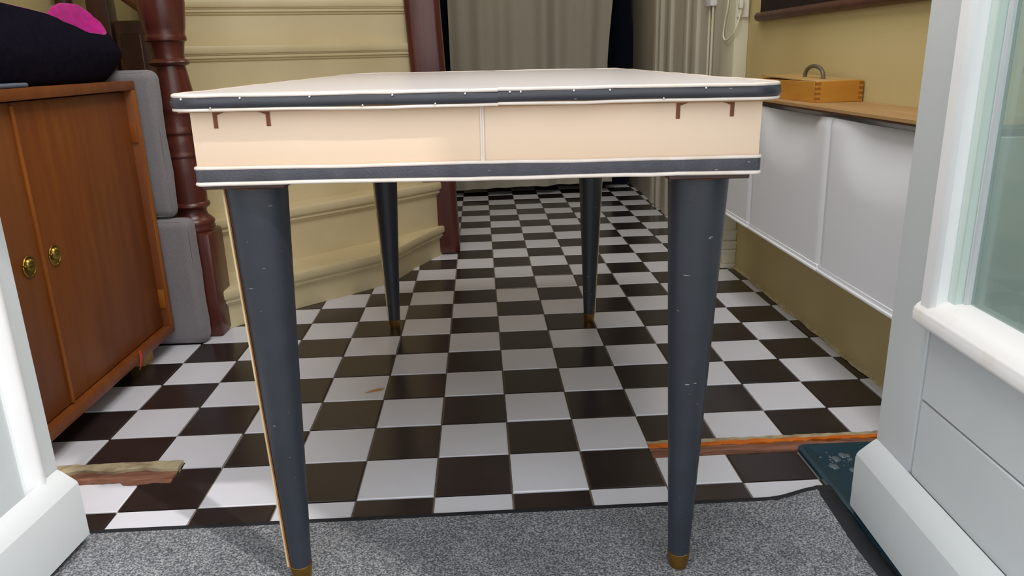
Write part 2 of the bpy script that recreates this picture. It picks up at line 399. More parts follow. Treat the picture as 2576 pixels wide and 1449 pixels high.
# right door: free edge far, face looks to the left.  local +x runs to the hinge, local -y... is the visible face
def build_door(name, P0, ang, side, label):
    root = door_root(name, P0, ang, label)
    s = side                    # visible face looks along local y*s
    def pbox(nm, m, x0, x1, n0, n1, z0, z1, bev=.012, par=None):
        y0, y1 = sorted((n0*s, n1*s)); return box(nm, m, par or root, x0, x1, y0, y1, z0, z1, bev, 1)
    th = .28
    pbox('stile', 'door_white', 0, .76, -th, 0, .12, DH)
    pbox('stile', 'door_white', DW-.76, DW, -th, 0, .12, DH)
    pbox('rail', 'door_white', .76, DW-.76, -th, -.004, DH-.8, DH)
    # lower panel of wide boards
    zs = [.12, .98, 1.86, 2.72]
    for a, b in zip(zs[:-1], zs[1:]): pbox('panel_board', 'door_white', .79, DW-.79, -th+.05, -.012, a+.008, b-.008, .012)
    # glazing bead, sill, seal and pane
    zt = DH-.8
    pr = .13
    for x0, x1 in ((.74, .98), (DW-.98, DW-.74)): pbox('glazing_bead', 'bead_white', x0, x1, -.16, pr, 2.72, zt, .05)
    pbox('glazing_bead', 'bead_white', .98, DW-.98, -.16, pr, zt-.24, zt, .05)
    bm = BM()
    prof = [(-.2, 3.02), (.02, 2.98), (pr+.02, 2.88), (pr+.04, 2.83), (pr+.03, 2.72), (pr-.02, 2.68), (-.2, 2.68)]
    x0, x1 = .72, DW-.72
    A = [bm.verts.new((x0, n*s, z)) for n, z in prof]; Bv = [bm.verts.new((x1, n*s, z)) for n, z in prof]
    for i in range(len(prof)): bm.faces.new((A[i], A[(i+1) % len(prof)], Bv[(i+1) % len(prof)], Bv[i]))
    bm.faces.new(A); bm.faces.new(Bv[::-1])
    bmesh.ops.bevel(bm, geom=bm.edges[:], offset=.015, segments=2, affect='EDGES')
    finish('sill_bead', bm, 'sill_stained', root, 40)
    for x0, x1 in ((.98, 1.1), (DW-1.1, DW-.98)): pbox('glazing_seal', 'seal_green', x0, x1, -.2, -.02, 2.95, zt-.24, .01)
    for x0, x1 in ((1.1, 1.16), (DW-1.16, DW-1.1)): pbox('glazing_seal', 'door_white', x0, x1, -.22, -.09, 2.95, zt-.24, .02)
    pbox('glass_pane', 'pane_glass', 1.0, DW-1.0, -.20, -.14, 2.9, zt-.1, 0)
    # weatherboard
    bm = BM()
    prof = [(0, 1.02), (.04, 1.0), (.22, .84), (.235, .80), (.235, .12), (0, .12)]
    x0, x1 = .02, DW
    A = [bm.verts.new((x0, n*s, z)) for n, z in prof]; Bv = [bm.verts.new((x1, n*s, z)) for n, z in prof]
    for i in range(len(prof)): bm.faces.new((A[i], A[(i+1) % len(prof)], Bv[(i+1) % len(prof)], Bv[i]))
    bm.faces.new(A); bm.faces.new(Bv[::-1])
    bmesh.ops.bevel(bm, geom=bm.edges[:], offset=.02, segments=2, affect='EDGES')
    finish('weatherboard', bm, 'bead_white' if side > 0 else 'door_white', root, 40)
    return root
def build_panel_door(name, P0, ang, s, label):
    root = door_root(name, P0, ang, label); th = .28
    def pbox(nm, m, x0, x1, n0, n1, z0, z1, bev=.012):
        y0, y1 = sorted((n0*s, n1*s)); return box(nm, m, root, x0, x1, y0, y1, z0, z1, bev, 1)
    pbox('stile', 'door_white', 0, .27, -th, 0, .12, DH); pbox('stile', 'door_white', DW-.27, DW, -th, 0, .12, DH)
    pbox('rail', 'door_white', .27, DW-.27, -th, 0, .12, .9); pbox('rail', 'door_white', .27, DW-.27, -th, 0, DH-.8, DH)
    pbox('panel', 'door_white', .3, DW-.3, -.2, -.09, .9, DH-.8)
    for x0, x1, k in ((.26, .47, 1), (DW-.26, DW-.47, -1)):
        bm = BM(); prof = [(x0, -.1), (x0, .03), (x0+.05*k, .055), (x0+.11*k, .045), (x1, -.06), (x1, -.1)]
        A = [bm.verts.new((x, n*s, .9)) for x, n in prof]; Bv = [bm.verts.new((x, n*s, DH-.8)) for x, n in prof]
        for i in range(len(prof)): bm.faces.new((A[i], A[(i+1) % len(prof)], Bv[(i+1) % len(prof)], Bv[i]))
        bm.faces.new(A); bm.faces.new(Bv[::-1]); finish('panel_moulding', bm, 'bead_white', root, 40)
    bm = BM(); prof = [(0, 1.0), (.04, .98), (.22, .84), (.235, .80), (.235, .12), (0, .12)]
    A = [bm.verts.new((.02, n*s, z)) for n, z in prof]; Bv = [bm.verts.new((DW, n*s, z)) for n, z in prof]
    for i in range(len(prof)): bm.faces.new((A[i], A[(i+1) % len(prof)], Bv[(i+1) % len(prof)], Bv[i]))
    bm.faces.new(A); bm.faces.new(Bv[::-1])
    bmesh.ops.bevel(bm, geom=bm.edges[:], offset=.02, segments=2, affect='EDGES')
    finish('weatherboard', bm, 'door_white', root, 40)
# left door: local x = (-.079,-1) direction, visible face towards +X
build_panel_door('door_1', (-5.22, -.61), math.atan2(-1, -.079), 1, 'white panelled wooden house door swung open beside the teak cabinet')
build_door('door_2', (4.23, -.81), math.atan2(-1, -.055), -1, 'white half-glazed house door swung open over the blue tray')

# ------------------------------------------------------------------ the panelled hall door in the right wall
hd = empty('door_3', (6.2, 15, 0)); tag(hd, 'pale panelled hall door with moulded frame in right wall', 'door', kind='structure')
def hbox(nm, m, y0, y1, x0, x1, z0, z1, bev=.02): return box(nm, m, hd, x0-6.2, x1-6.2, y0-15, y1-15, z0, z1, bev, 2)
hbox('door_leaf', 'hall_door', 11.2, 24.6, 6.12, 6.19, .0, 14)
for y0, y1, x0 in ((19.0, 19.5, 6.0), (18.2, 18.45, 5.97), (16.9, 17.4, 5.99), (15.1, 15.5, 6.04), (13.9, 14.5, 6.0)): hbox('panel_moulding', 'hall_door', y0, y1, x0, 6.15, .0, 13.6, .05)
hbox('architrave', 'arch_white', 10.1, 11.2, 5.86, 6.2, 0.9, 14.6, .03)
hbox('architrave', 'arch_white', 10.1, 19.8, 5.9, 6.2, 14.0, 15.2, .05)
bm = BM()
for k, (z0, z1, e) in enumerate(((0, .12, .05), (.12, .42, .02), (.42, .5, .06), (.5, .62, .03), (.62, .72, .06), (.72, .9, .0), (.9, 1.0, .04))):
    bx(bm, 5.86-e-6.2, 0, 10.08-e-15, 11.25-15, z0, z1, .02, 2)
finish('plinth_block', bm, 'arch_white', hd, 40)
for yy in (12.55, 12.85):
    bm = BM(); tube(bm, [(6.06-6.2, yy-15, .6), (6.06-6.2, yy-15, 13.5)], .035, 10); finish('bolt_rod', bm, 'arch_white', hd, 40)
hbox('bolt_case', 'bead_white', 12.45, 13.1, 5.95, 6.14, 6.5, 7.4, .04)

# ================================================================== STAIRS
st = empty('staircase', (-4.5, 11, 0)); tag(st, 'cream painted winding stairs with dark turned newel posts', 'staircase')
ST = Vector((-4.5, 11, 0))
NR = Vector((-1.45, 12.95))
def off(p): return (p[0]-ST.x, p[1]-ST.y)
def smooth_curve(pts, n=8):
    out = []
    P = [Vector(p) for p in pts]; P = [P[0]*2-P[1]]+P+[P[-1]*2-P[-2]]
    for i in range(1, len(P)-2):
        for k in range(n):
            t = k/n; a, b, c, d = P[i-1], P[i], P[i+1], P[i+2]
            out.append(.5*((2*b)+(c-a)*t+(2*a-5*b+4*c-d)*t*t+(3*b-a-3*c+d)*t**3))
    out.append(P[-2]); return [(p.x, p.y) for p in out]
def ray_pt(ang, r): return (NR.x+r*math.cos(math.radians(ang)), NR.y+r*math.sin(math.radians(ang)))
Z1, RISE = .86, 1.235
noses = [smooth_curve([(-5.85, 6.58), (-5.55, 6.85), (-4.42, 8.0), (-3.3, 8.98), (-2.5, 9.85), (-1.95, 11.2), (-1.42, 12.35), (-1.15, 12.75)])]
noses.append(smooth_curve([(-6.9, 7.45), (-5.91, 8.2), (-4.59, 9.31), (-3.03, 10.73), (-1.6, 12.19), (-1.3, 12.6)]))
for a, L in ((220.5, 7.0), (214.5, 7.0), (207.5, 7.0), (198, 7.05), (188, 7.0), (178, 6.9)):
    noses.append([ray_pt(a, L), ray_pt(a, L*.66), ray_pt(a, L*.33), ray_pt(a, .35)])
FAR = [(-1.3, 15.5), (-9.25, 15.5)]
for k, ns in enumerate(noses):
    zt = Z1+RISE*k-(.15 if k == 5 else 0); zb = 0 if k == 0 else Z1+RISE*(k-1)
    back = [(-1.7, 15.4), (-8.6, 15.4)]
    # riser: face set back under the nosing
    rp = []
    for i, p in enumerate(ns):
        a = Vector(ns[max(i-1, 0)]); b = Vector(ns[min(i+1, len(ns)-1)]); d = (b-a).normalized(); nrm = Vector((d.y, -d.x))
        rp.append((p[0]-nrm.x*.13, p[1]-nrm.y*.13))
    bm = BM(); prism(bm, [off(p) for p in rp]+[off(p) for p in back], zb, zt-.02)
    rs = finish('riser', bm, 'stair_cream', st, 30)
    bm = BM()
    tp = [off(p) for p in rp]+[off(p) for p in back]
    h = .30
    # moulded nosing: rounded edge, fillet and cove swept along the front
    N = [off(p) for p in ns]
    prof = [(-.4, zt), (-.035, zt), (-.012, zt-.012), (.0, zt-.04), (.0, zt-.15), (-.01, zt-.18), (-.035, zt-.195), (-.035, zt-.21), (-.06, zt-.215), (-.062, zt-.235), (-.045, zt-.255), (-.045, zt-.285), (-.07, zt-.305), (-.085, zt-.31), (-.09, zt-.34), (-.13, zt-.375)]
    extrude_profile(bm, N, prof)
    prism(bm, tp, zt-.1, zt-.001)
    if k == 0:      # rounded return at the free end
        e = N[-1]; lathe(bm, [(max(.01, .16+o), z) for o, z in prof[::-1]], e[0]-.12, e[1]+.02, 20)
    finish('tread', bm, 'stair_cream', rs, 35)

# left newel, turned
NL = (-6.10, 6.80)
prof = [(.40, 2.30), (.42, 2.34), (.41, 2.38), (.37, 2.42), (.31, 2.48), (.285, 2.56), (.30, 2.62), (.35, 2.645), (.375, 2.69), (.36, 2.74), (.33, 2.76), (.335, 2.9), (.36, 3.3), (.365, 3.58), (.355, 3.64), (.375, 3.66), (.38, 3.70), (.36, 3.73), (.35, 3.78),
        (.37, 3.9), (.355, 4.02), (.34, 4.06), (.345, 4.1), (.37, 4.12), (.375, 4.17), (.355, 4.21), (.34, 4.26), (.355, 4.38), (.35, 4.5), (.375, 4.54), (.38, 4.62), (.37, 4.7), (.355, 4.85), (.325, 5.05), (.295, 5.25), (.28, 5.36),
        (.35, 5.39), (.375, 5.43), (.35, 5.47), (.29, 5.5), (.285, 5.56), (.30, 5.66), (.315, 5.76), (.325, 5.80), (.365, 5.82), (.375, 5.87), (.36, 5.91), (.35, 5.94), (.375, 6.05), (.40, 6.25), (.425, 6.5), (.43, 7.2), (.40, 7.6)]
bm = BM(); bx(bm, NL[0]-.42-ST.x, NL[0]+.42-ST.x, NL[1]-.42-ST.y, NL[1]+.42-ST.y, 0, 2.17, .06, 2)
lathe(bm, [(.36, 2.12), (.41, 2.18), (.415, 2.24)]+prof, NL[0]-ST.x, NL[1]-ST.y, 40)
finish('newel_post', bm, 'newel_wood', st, 45)
bm = BM(); bx(bm, NR.x-.46-ST.x, NR.x+.46-ST.x, NR.y-.46-ST.y, NR.y+.46-ST.y, 0, 9.5, .16, 4)
for v in bm.verts: v.co.x += .07-.038*v.co.z
finish('newel_post', bm, 'newel_wood', st, 45)
# plaster seating at the left newel's foot
# balustrade running up to the left
bm = BM()
p0 = Vector((-6.3, 7.0, 6.42)); p1 = Vector((-9.1, 10.85, 7.6)); d = (p1-p0).normalized()
tube(bm, [p0-Vector(ST)+d*0, p1-Vector(ST)], .24, 16)
finish('handrail', bm, 'rail_wood', st, 40)
bm = BM(); bx(bm, -7.95-ST.x, -7.3-ST.x, 8.9-ST.y, 9.5-ST.y, 2.0, 6.32, .05, 2); bx(bm, -7.85-ST.x, -7.4-ST.x, 8.86-ST.y, 8.95-ST.y, 2.4, 6.05, .03, 1)
finish('string_post', bm, 'dark_wood', st, 40)
bm = BM(); bx(bm, -8.52-ST.x, -8.05-ST.x, 9.0-ST.y, 9.4-ST.y, 3.0, 8.6, .05, 2); finish('baluster', bm, 'dark_wood', st, 40)
bm = BM(); lathe(bm, [(.2, 3.0), (.2, 5.6), (.14, 5.7), (.12, 5.9), (.2, 6.1), (.22, 6.3), (.15, 6.35), (.21, 6.45), (.22, 6.5), (.16, 6.56), (.19, 7.0), (.17, 8.6)], -9.0-ST.x, 9.1-ST.y, 20); finish('baluster', bm, 'dark_wood', st, 45)

# ================================================================== DINING TABLE
TC = Vector((-.20, 2.47)); YAW = math.radians(-1.15); ROLL = math.radians(.47)
tb = empty('dining_table', (TC.x, TC.y, 0), (0, ROLL, YAW))
tag(tb, 'cream vinyl extending table with black bands and tapered black legs', 'table')
W2, F0, F1 = 2.615, -4.55, 4.72          # half width of the top, front and back edge
A2, G0, G1 = 2.44, -4.40, 4.38           # apron
ZT = 5.105
# top surface
bm = BM(); o = rrect(-W2+.03, W2-.03, F0+.03, F1-.03, .27, 8)
prism(bm, o, ZT-.10, ZT-.005)
top = finish('tabletop', bm, 'top_laminate', tb, 30)
# black edging: front part split at the leaf joint
def edge_path(x0, x1, front_only=None):
    return rrect(-W2, W2, F0, F1, .30, 10)
full = rrect(-W2, W2, F0, F1, .30, 10)       # counter clockwise starting at +x,+y corner
full = full[::-1]
# rotate so that the list starts at the front joint x=.17
JX = .17
k0 = min(range(len(full)), key=lambda i: (abs(full[i][1]-F0) > .001, full[i][0] < JX, abs(full[i][0]-JX)))
seq = full[k0:]+full[:k0]
def side_paths():
    # clockwise list; split into right half and left half at the front and back joints
    R_, L_ = [], []
    for p in full: (R_ if p[0] > JX else L_).append(p)
    return R_, L_
def dense(path, step=.22):
    out = [path[0]]
    for a, b in zip(path[:-1], path[1:]):
        a, b = Vector(a), Vector(b); n = max(1, int((b-a).length/step))
        for k in range(1, n+1): q = a+(b-a)*k/n; out.append((q.x, q.y))
    return out
def half(sgn):
    r = .30; x = W2
    pts = [(JX, F0)]
    c = rrect(-W2, W2, F0, F1, r, 10); n = 11
    q = {'ru': c[0:n], 'lu': c[n:2*n], 'll': c[2*n:3*n], 'rl': c[3*n:4*n]}
    if sgn > 0: pts += q['rl']+q['ru']+[(JX, F1)]
    else: pts += q['ll'][::-1]+q['lu'][::-1]+[(JX, F1)]
    return dense(pts)
def wob(x, y, s, a=.006): return a*noise.noise(Vector((x*1.7+s, y*1.7, s)))+a*.5*noise.noise(Vector((x*5+s, y*5, s)))
for sgn in (1, -1):
    P = half(sgn)
    if sgn > 0: P = P            # counter-clockwise: outward is to the right
    else: P = P[::-1]
    drop = 0 if sgn > 0 else -.006
    bm = BM()
    prof = [(-.04, ZT-.012), (-.012, ZT-.016), (.004, ZT-.028), (.012, ZT-.05), (.012, ZT-.08), (.004, ZT-.098), (-.012, ZT-.106), (-.04, ZT-.108)]
    rows = extrude_profile(bm, P, [(o_, z+drop) for o_, z in prof])
    for r, p in zip(rows, P):
        for v in r: v.co.z += wob(p[0], p[1], 3+sgn, .005)
    for r in (rows[0], rows[-1]): bm.faces.new(r)
    eb = finish('edge_band', bm, 'band_vinyl', tb, 60)
    for nm, zz, oo, rr, sd in (('top_piping', ZT-.006, -.016, .016, 11), ('bottom_piping', ZT-.122, -.010, .014, 17)):
        bm = BM()
        path = []
        for i, p in enumerate(P):
            a = Vector(P[max(i-1, 0)]); b = Vector(P[min(i+1, len(P)-1)]); dd = (b-a).normalized(); nn = Vector((dd.y, -dd.x))
            path.append((p[0]+nn.x*(oo+wob(p[0], p[1], sd, .004)), p[1]+nn.y*(oo+wob(p[0], p[1], sd, .004)), zz+drop+wob(p[0], p[1], sd+3, .007)))
        if sgn < 0: path = [q for q in path]
        tube(bm, path, rr, 8); finish(nm, bm, 'piping_cream', eb, 60)
    # pins along the front
    for x in ([-2.43, -1.95, -1.38, -.7, -.1] if sgn < 0 else [.27, .36, .8, 1.1, 1.9]):
        bm = BM(); bmesh.ops.create_icosphere(bm, subdivisions=2, radius=.011)
        bmesh.ops.translate(bm, vec=(x, F0-.010, ZT-.028+drop), verts=bm.verts[:]); finish('pin', bm, 'nail_steel', eb, 60)
    for x in ([-2.2, -.95, -.35] if sgn < 0 else [1.55]):
        bm = BM(); bmesh.ops.create_icosphere(bm, subdivisions=2, radius=.010)
        bmesh.ops.translate(bm, vec=(x, F0-.010, ZT-.103+drop), verts=bm.verts[:]); finish('pin', bm, 'nail_steel', eb, 60)
# underside board
box('top_underside', 'plywood', tb, -W2+.1, W2-.1, F0+.1, F1-.1, ZT-.15, ZT-.1)
# apron panels
ZA0, ZA1 = 4.345, ZT-.135
SX = 0.03
box('apron_panel', 'cream_vinyl', tb, -A2, SX-.012, G0, G0+.12, ZA0, ZA1, .01, 2)
box('apron_panel', 'cream_vinyl', tb, SX+.012, A2, G0, G0+.12, ZA0, ZA1, .01, 2)
box('apron_panel', 'cream_vinyl', tb, -A2, -A2+.12, G0+.12, G1-.12, ZA0, ZA1, .01, 2)
box('apron_panel', 'cream_vinyl', tb, A2-.12, A2, G0+.12, G1-.12, ZA0, ZA1, .01, 2)
box('apron_panel', 'cream_vinyl', tb, -A2, A2, G1-.12, G1, ZA0, ZA1, .01, 2)
box('apron_frame', 'raw_wood', tb, -A2+.12, A2-.12, G0+.12, G0+.35, ZA0+.02, ZA1)
bm = BM()
for dx in (-.009, .009): tube(bm, [(SX+dx, G0-.004, 4.49), (SX+dx, G0-.004, ZA1)], .011, 8)
bmesh.ops.create_icosphere(bm, subdivisions=2, radius=.016, matrix=Matrix.Translation((SX, G0-.012, 4.50)))
finish('seam_piping', bm, 'piping_cream', tb, 60)
# black skirt band with two cream pipings
loop = [(A2, G1), (-A2, G1), (-A2, G0), (A2, G0)]
loop = rrect(-A2, A2, G0, G1, .03, 3)
bm = BM(); dl = dense(loop+[loop[0]])[:-1]
extrude_profile(bm, dl, [(-.01, 4.475), (.02, 4.472), (.024, 4.46), (.024, 4.375), (.02, 4.362), (-.01, 4.36)], closed=True)
sk = finish('skirt_band', bm, 'skirt_vinyl', tb, 50)
for zz, rr, sd in ((4.484, .0165, 23), (4.348, .0185, 29)):
    bm = BM(); path = []
    for i, p in enumerate(dl):
        a = Vector(dl[i-1]); b = Vector(dl[(i+1) % len(dl)]); dd = (b-a).normalized(); nn = Vector((dd.y, -dd.x))
        path.append((p[0]+nn.x*.018, p[1]+nn.y*.018, zz+wob(p[0], p[1], sd, .008)))
    tube(bm, path, rr, 8, closed=True); finish('skirt_piping', bm, 'piping_cream', tb, 60)
# brown runner slots: bridge with two prongs, curved underside
def slot(x0, x1):
    bm = BM(); n = 12; zt = ZA1+.005; y0, y1 = G0-.006, G0+.02
    bx(bm, x0, x0+.034, y0, y1, zt-.155, zt); bx(bm, x1-.034, x1, y0, y1, zt-.145, zt)
    rows = []
    for i in range(n+1):
        t = i/n; x = x0+.034+(x1-x0-.068)*t; zl = zt-.012-.035*abs(2*t-1)**3
        rows.append([bm.verts.new((x, y0, zl)), bm.verts.new((x, y0, zt)), bm.verts.new((x, y1, zt)), bm.verts.new((x, y1, zl))])
    for a_, b_ in zip(rows[:-1], rows[1:]):
        for k in range(4): bm.faces.new((a_[k], b_[k], b_[(k+1) % 4], a_[(k+1) % 4]))
    finish('runner_slot', bm, 'inlay_brown', tb)
slot(-2.245, -1.765); slot(1.695, 2.195)
# legs
LEGS = [(2.015, -4.03), (-2.07, -4.0), (-2.05, 4.0), (2.02, 4.0)]
for i, (lx, ly) in enumerate(LEGS):
    dz = -lx*math.tan(ROLL)*-1      # the floor is level while the frame leans a little
    zb = lx*math.sin(ROLL)+(.014 if ly < 0 else 0)
    box('mounting_plate', 'dark_wood', tb, lx-.36, lx+.36, ly-.36, ly+.36, 4.29, 4.35, .01, 1)
    bm = BM(); lathe(bm, [(.27, 4.26), (.27, 4.30)], lx, ly, 32); finish('mounting_plate', bm, 'seam_wood', tb, 40)
    bm = BM()
    N = 14
    pr_ = [(.112+(.278-.112)*(k/N), zb+.17+(4.27-.17-zb)*(k/N)) for k in range(N+1)]
    lathe(bm, pr_, lx, ly, 40)
    lg = finish('leg', bm, 'leg_vinyl', tb, 40)
    bm = BM(); lathe(bm, [(.094, zb), (.098, zb+.01), (.118, zb+.165), (.119, zb+.18), (.112, zb+.185)], lx, ly, 32)
    finish('ferrule', bm, 'brass_dull', lg, 40)
    a = math.radians({0: 55, 1: 199, 2: 175, 3: 15}[i])
    for rr, mm, da in ((.023, 'seam_cream', 0), (.008, 'seam_wood', .15)):
        bm = BM(); pth = []
        for k in range(N+1):
            r, z = pr_[k]; r += .008
            a_ = a+da*.11/r*2
            pth.append((lx+r*math.cos(a_), ly+r*math.sin(a_), z))
        tube(bm, pth, rr, 6); finish('seam_strip', bm, mm, lg, 60)
        if i != 1: break

# ================================================================== TEAK CABINET (left)
CX, CY0, CY1, CZ0, CZ1 = -6.4, -1.5, 5.83, .36, 5.13
cb = empty('teak_cabinet', (CX-1.3, (CY0+CY1)/2, 0)); tag(cb, 'brown teak two-door cabinet with round brass knobs', 'cabinet')
def cbox(nm, m, x0, x1, y0, y1, z0, z1, bev=.015, par=None, seg=2):
    return box(nm, m, par or cb, x0-CX+1.3, x1-CX+1.3, y0-(CY0+CY1)/2, y1-(CY0+CY1)/2, z0, z1, bev, seg)
XB = -9.0
cbox('top_panel', 'teak', XB, CX, CY0, CY1, CZ1-.16, CZ1)
cbox('bottom_panel', 'teak', XB, CX, CY0, CY1, CZ0, CZ0+.17)
cbox('side_panel', 'teak', XB, CX-.01, CY1-.17, CY1-.001, CZ0+.17, CZ1-.16)
cbox('side_panel', 'teak', XB, CX-.01, CY0+.001, CY0+.17, CZ0+.17, CZ1-.16)
cbox('edge_strip', 'teak_edge', CX-.012, CX+.002, CY1-.165, CY1-.01, CZ0+.17, CZ1-.16, .003)
cbox('back_panel', 'teak', XB, XB+.08, CY0+.17, CY1-.17, CZ0+.17, CZ1-.16, 0)
MY = 2.165
for y0, y1, ky in ((MY+.012, CY1-.19, MY+.33), (CY0+.19, MY-.012, MY-.33)):
    d = cbox('cabinet_door', 'teak', CX-.28, CX-.13, y0, y1, CZ0+.19, CZ1-.18, .012)
    ox, oy = d.matrix_world.translation.x, 0
    lx, ly = CX-.13-CX+1.3, ky-(CY0+CY1)/2
    zk = 2.76
    bm = BM(); lathe(bm, [(.152, 0), (.158, .012), (.150, .022), (.138, .018), (.132, .006), (.02, .004), (.001, .004)], 0, 0, 32, cap=False)
    r = bmesh.ops.create_uvsphere(bm, u_segments=24, v_segments=12, radius=.105)      # domed grip in the upper part of the cup
    for v in r['verts']: v.co = Vector((v.co.x*.95-.03, v.co.y*1.0, max(0, v.co.z)*.75+.006))
    bx(bm, -.055, -.03, -.165, -.115, .015, .06, .006, 1)
    bmesh.ops.rotate(bm, cent=(0, 0, 0), matrix=Matrix.Rotation(math.radians(90), 3, 'Y'), verts=bm.verts[:])
    bmesh.ops.translate(bm, vec=(lx, ly, zk), verts=bm.verts[:])
    finish('knob', bm, 'brass', d, 40)
cbox('door_strip', 'teak_edge', CX-.14, CX-.10, MY-.02, MY+.05, CZ0+.19, CZ1-.22, .012)
for z in (4.25, 1.1): cbox('hinge', 'teak_edge', CX-.14, CX-.02, CY1-.2, CY1-.165, z-.2, z+.16, .008)
for y0 in (CY1-.95, CY0+.3):
    cbox('foot', 'pine_block', CX-.55, CX-.25, y0, y0+.4, 0, CZ0, .02); cbox('foot', 'pine_block', XB+.1, XB+.4, y0, y0+.4, 0, CZ0, .02)
bm = BM()
pts = [(CX+.02, 4.22, .56), (CX+.03, 4.2, .47), (CX+.03, 4.19, .38), (CX+.02, 4.17, .3), (CX+.0, 4.15, .24)]
prev = None
for i, p in enumerate(pts):
    w_ = .035*(1 if i < 4 else .5)
    r = [bm.verts.new((p[0], p[1]-w_, p[2])), bm.verts.new((p[0], p[1]+w_, p[2]+.01)), bm.verts.new((p[0]-.012, p[1]+w_, p[2]+.01)), bm.verts.new((p[0]-.012, p[1]-w_, p[2]))]
    if prev:
        for k in range(4): bm.faces.new((prev[k], prev[(k+1) % 4], r[(k+1) % 4], r[k]))
    else: bm.faces.new(r)
    prev = r
bm.faces.new(prev[::-1])
tag(finish('ribbon', bm, 'red_ribbon', None, 40), 'short red ribbon hanging from the teak cabinet bottom edge', 'ribbon')

# ------------------------------------------------------------------ slipper shaped bed on the cabinet
def slipper():
    root = empty('slipper_bed', (-7.05, 3.4, CZ1)); tag(root, 'huge navy plush slipper with pink lining on teak cabinet', 'slipper')
    key = [(0, 6.20), (10, 6.33), (26, 6.44), (44, 6.44), (53, 6.36), (60, 6.16), (68, 6.0), (80, 5.96), (130, 6.1), (180, 6.5), (230, 6.46), (252, 6.34), (266, 6.23), (274, 6.16), (283, 6.05), (299, 5.93), (322, 5.92), (342, 5.98), (352, 6.08), (360, 6.20)]
    def rz(d):
        for (a0, z0), (a1, z1) in zip(key[:-1], key[1:]):
            if a0 <= d <= a1:
                t = (d-a0)/(a1-a0); t = t*t*(3-2*t)*.5+t*.5; return z0+(z1-z0)*t
    n = 96; outer, inner = [], []
    for k in range(n):
        d = 360*k/n; a = math.radians(d); c, s_ = math.cos(a), math.sin(a)
        ey = 2.85 if c > 0 else 3.5
        cc = math.copysign(abs(c)**.72, c); ss = math.copysign(abs(s_)**.72, s_)
        rim = Vector((-.40*ss, ey*cc, rz(d)-CZ1)); dirv = Vector((-ss*.75, cc, 0))
        base = Vector((-.30*ss, (ey-.55)*cc, 0.0)); b2 = Vector((-.44*ss, (ey-(.30 if c > 0 else .08))*cc, .055)); mid = Vector((-.54*ss, (ey+.30)*cc, .42)); up = Vector((-.5*ss, (ey+.22)*cc, .40+(rim.z-.40)*.55))
        P = [base, b2, mid, up, rim]; col = []
        Q = [P[0]]+P+[P[-1]*2-P[-2]]
        for i in range(1, 5):
            for m in range(4):
                t = m/4; p0_, p1_, p2_, p3_ = Q[i-1], Q[i], Q[i+1], Q[i+2]
                col.append(.5*((2*p1_)+(p2_-p0_)*t+(2*p0_-5*p1_+4*p2_-p3_)*t*t+(3*p1_-p0_-3*p2_+p3_)*t**3))
        col.append(rim); outer.append(col)
        r2 = rim+Vector((.035*ss, -.05*cc, .012)); r3 = rim+Vector((.07*ss, -.1*cc, -.02))
        fl = Vector((-.24*ss, (ey-.65)*cc, .42)); f0 = Vector((0, .3*cc, .40))
        inner.append([rim, r2, r3, r3.lerp(fl, .35)+Vector((-.04*ss, .05*cc, -.05)), r3.lerp(fl, .75)+Vector((-.03*ss, .03*cc, -.06)), fl, f0])
    def loft(cols, capa, capb):
        bm = BM(); V = [[bm.verts.new(p) for p in c] for c in cols]; m = len(V)
        for i in range(m):
            for k in range(len(V[0])-1): bm.faces.new((V[i][k], V[(i+1) % m][k], V[(i+1) % m][k+1], V[i][k+1]))
        if capa: bm.faces.new([c[0] for c in V])
        if capb: bm.faces.new([c[-1] for c in V])
        return bm
    finish('shell', loft(outer, True, False), 'plush_navy', root, 80)
    finish('lining', loft(inner, False, True), 'plush_pink', root, 80)
    bm = BM(); prism(bm, [(-.2*math.sin(2*math.pi*k/24), 1.5+.55*math.cos(2*math.pi*k/24)) for k in range(24)], .43, .80)
    finish('insert', bm, 'plush_navy', root, 40)
slipper()
bm = BM(); bx(bm, -6.62, -6.42, -.6, 2.55, CZ1+.002, CZ1+.065, .03, 3)
tag(finish('felt_pad', bm, 'grey_felt', None, 40), 'folded grey felt pad at the edge of the teak cabinet top', 'pad')

# ------------------------------------------------------------------ grey cushions between cabinet and newel
def cushion(x0, x1, y0, y1, z0, z1, label, rx=0):
    bm = BM(); bx(bm, -(x1-x0)/2, (x1-x0)/2, -(y1-y0)/2, (y1-y0)/2, 0, z1-z0, .17, 5)
    bmesh.ops.subdivide_edges(bm, edges=[e for e in bm.edges if e.calc_length() > .5], cuts=6, use_grid_fill=True)
    for v in bm.verts:
        n_ = noise.noise(Vector((v.co.x*1.3+z0, v.co.y*1.3, v.co.z*1.3)))
        v.co.y += .03*n_; v.co.x += .03*noise.noise(Vector((v.co.z*1.2, v.co.y, 5+z0)))
    o = finish('cushion', bm, 'fabric_grey', None, 60, ((x0+x1)/2, (y0+y1)/2, z0))
    tag(o, label, 'cushion', 'grey cushions stacked on end by the newel')
    # piped seam round the front edge
    bm = BM(); hx, hy, h = (x1-x0)/2-.05, -(y1-y0)/2+.05, z1-z0
    path = [(p[0], hy, p[1]) for p in rrect(-hx, hx, .05, h-.05, .16, 5)]
    tube(bm, path, .012, 6, closed=True); finish('piping', bm, 'fabric_grey', o, 60)
cushion(-8.6, -5.86, 5.93, 6.36, 0.0, 2.55, 'lower grey fabric cushion standing on the tiles beside the newel')
cushion(-8.7, -6.12, 6.0, 6.36, 2.56, 5.31, 'upper grey fabric cushion stacked behind the teak cabinet')
bpy.data.objects['cushion'].rotation_euler = (0, 0, 0)

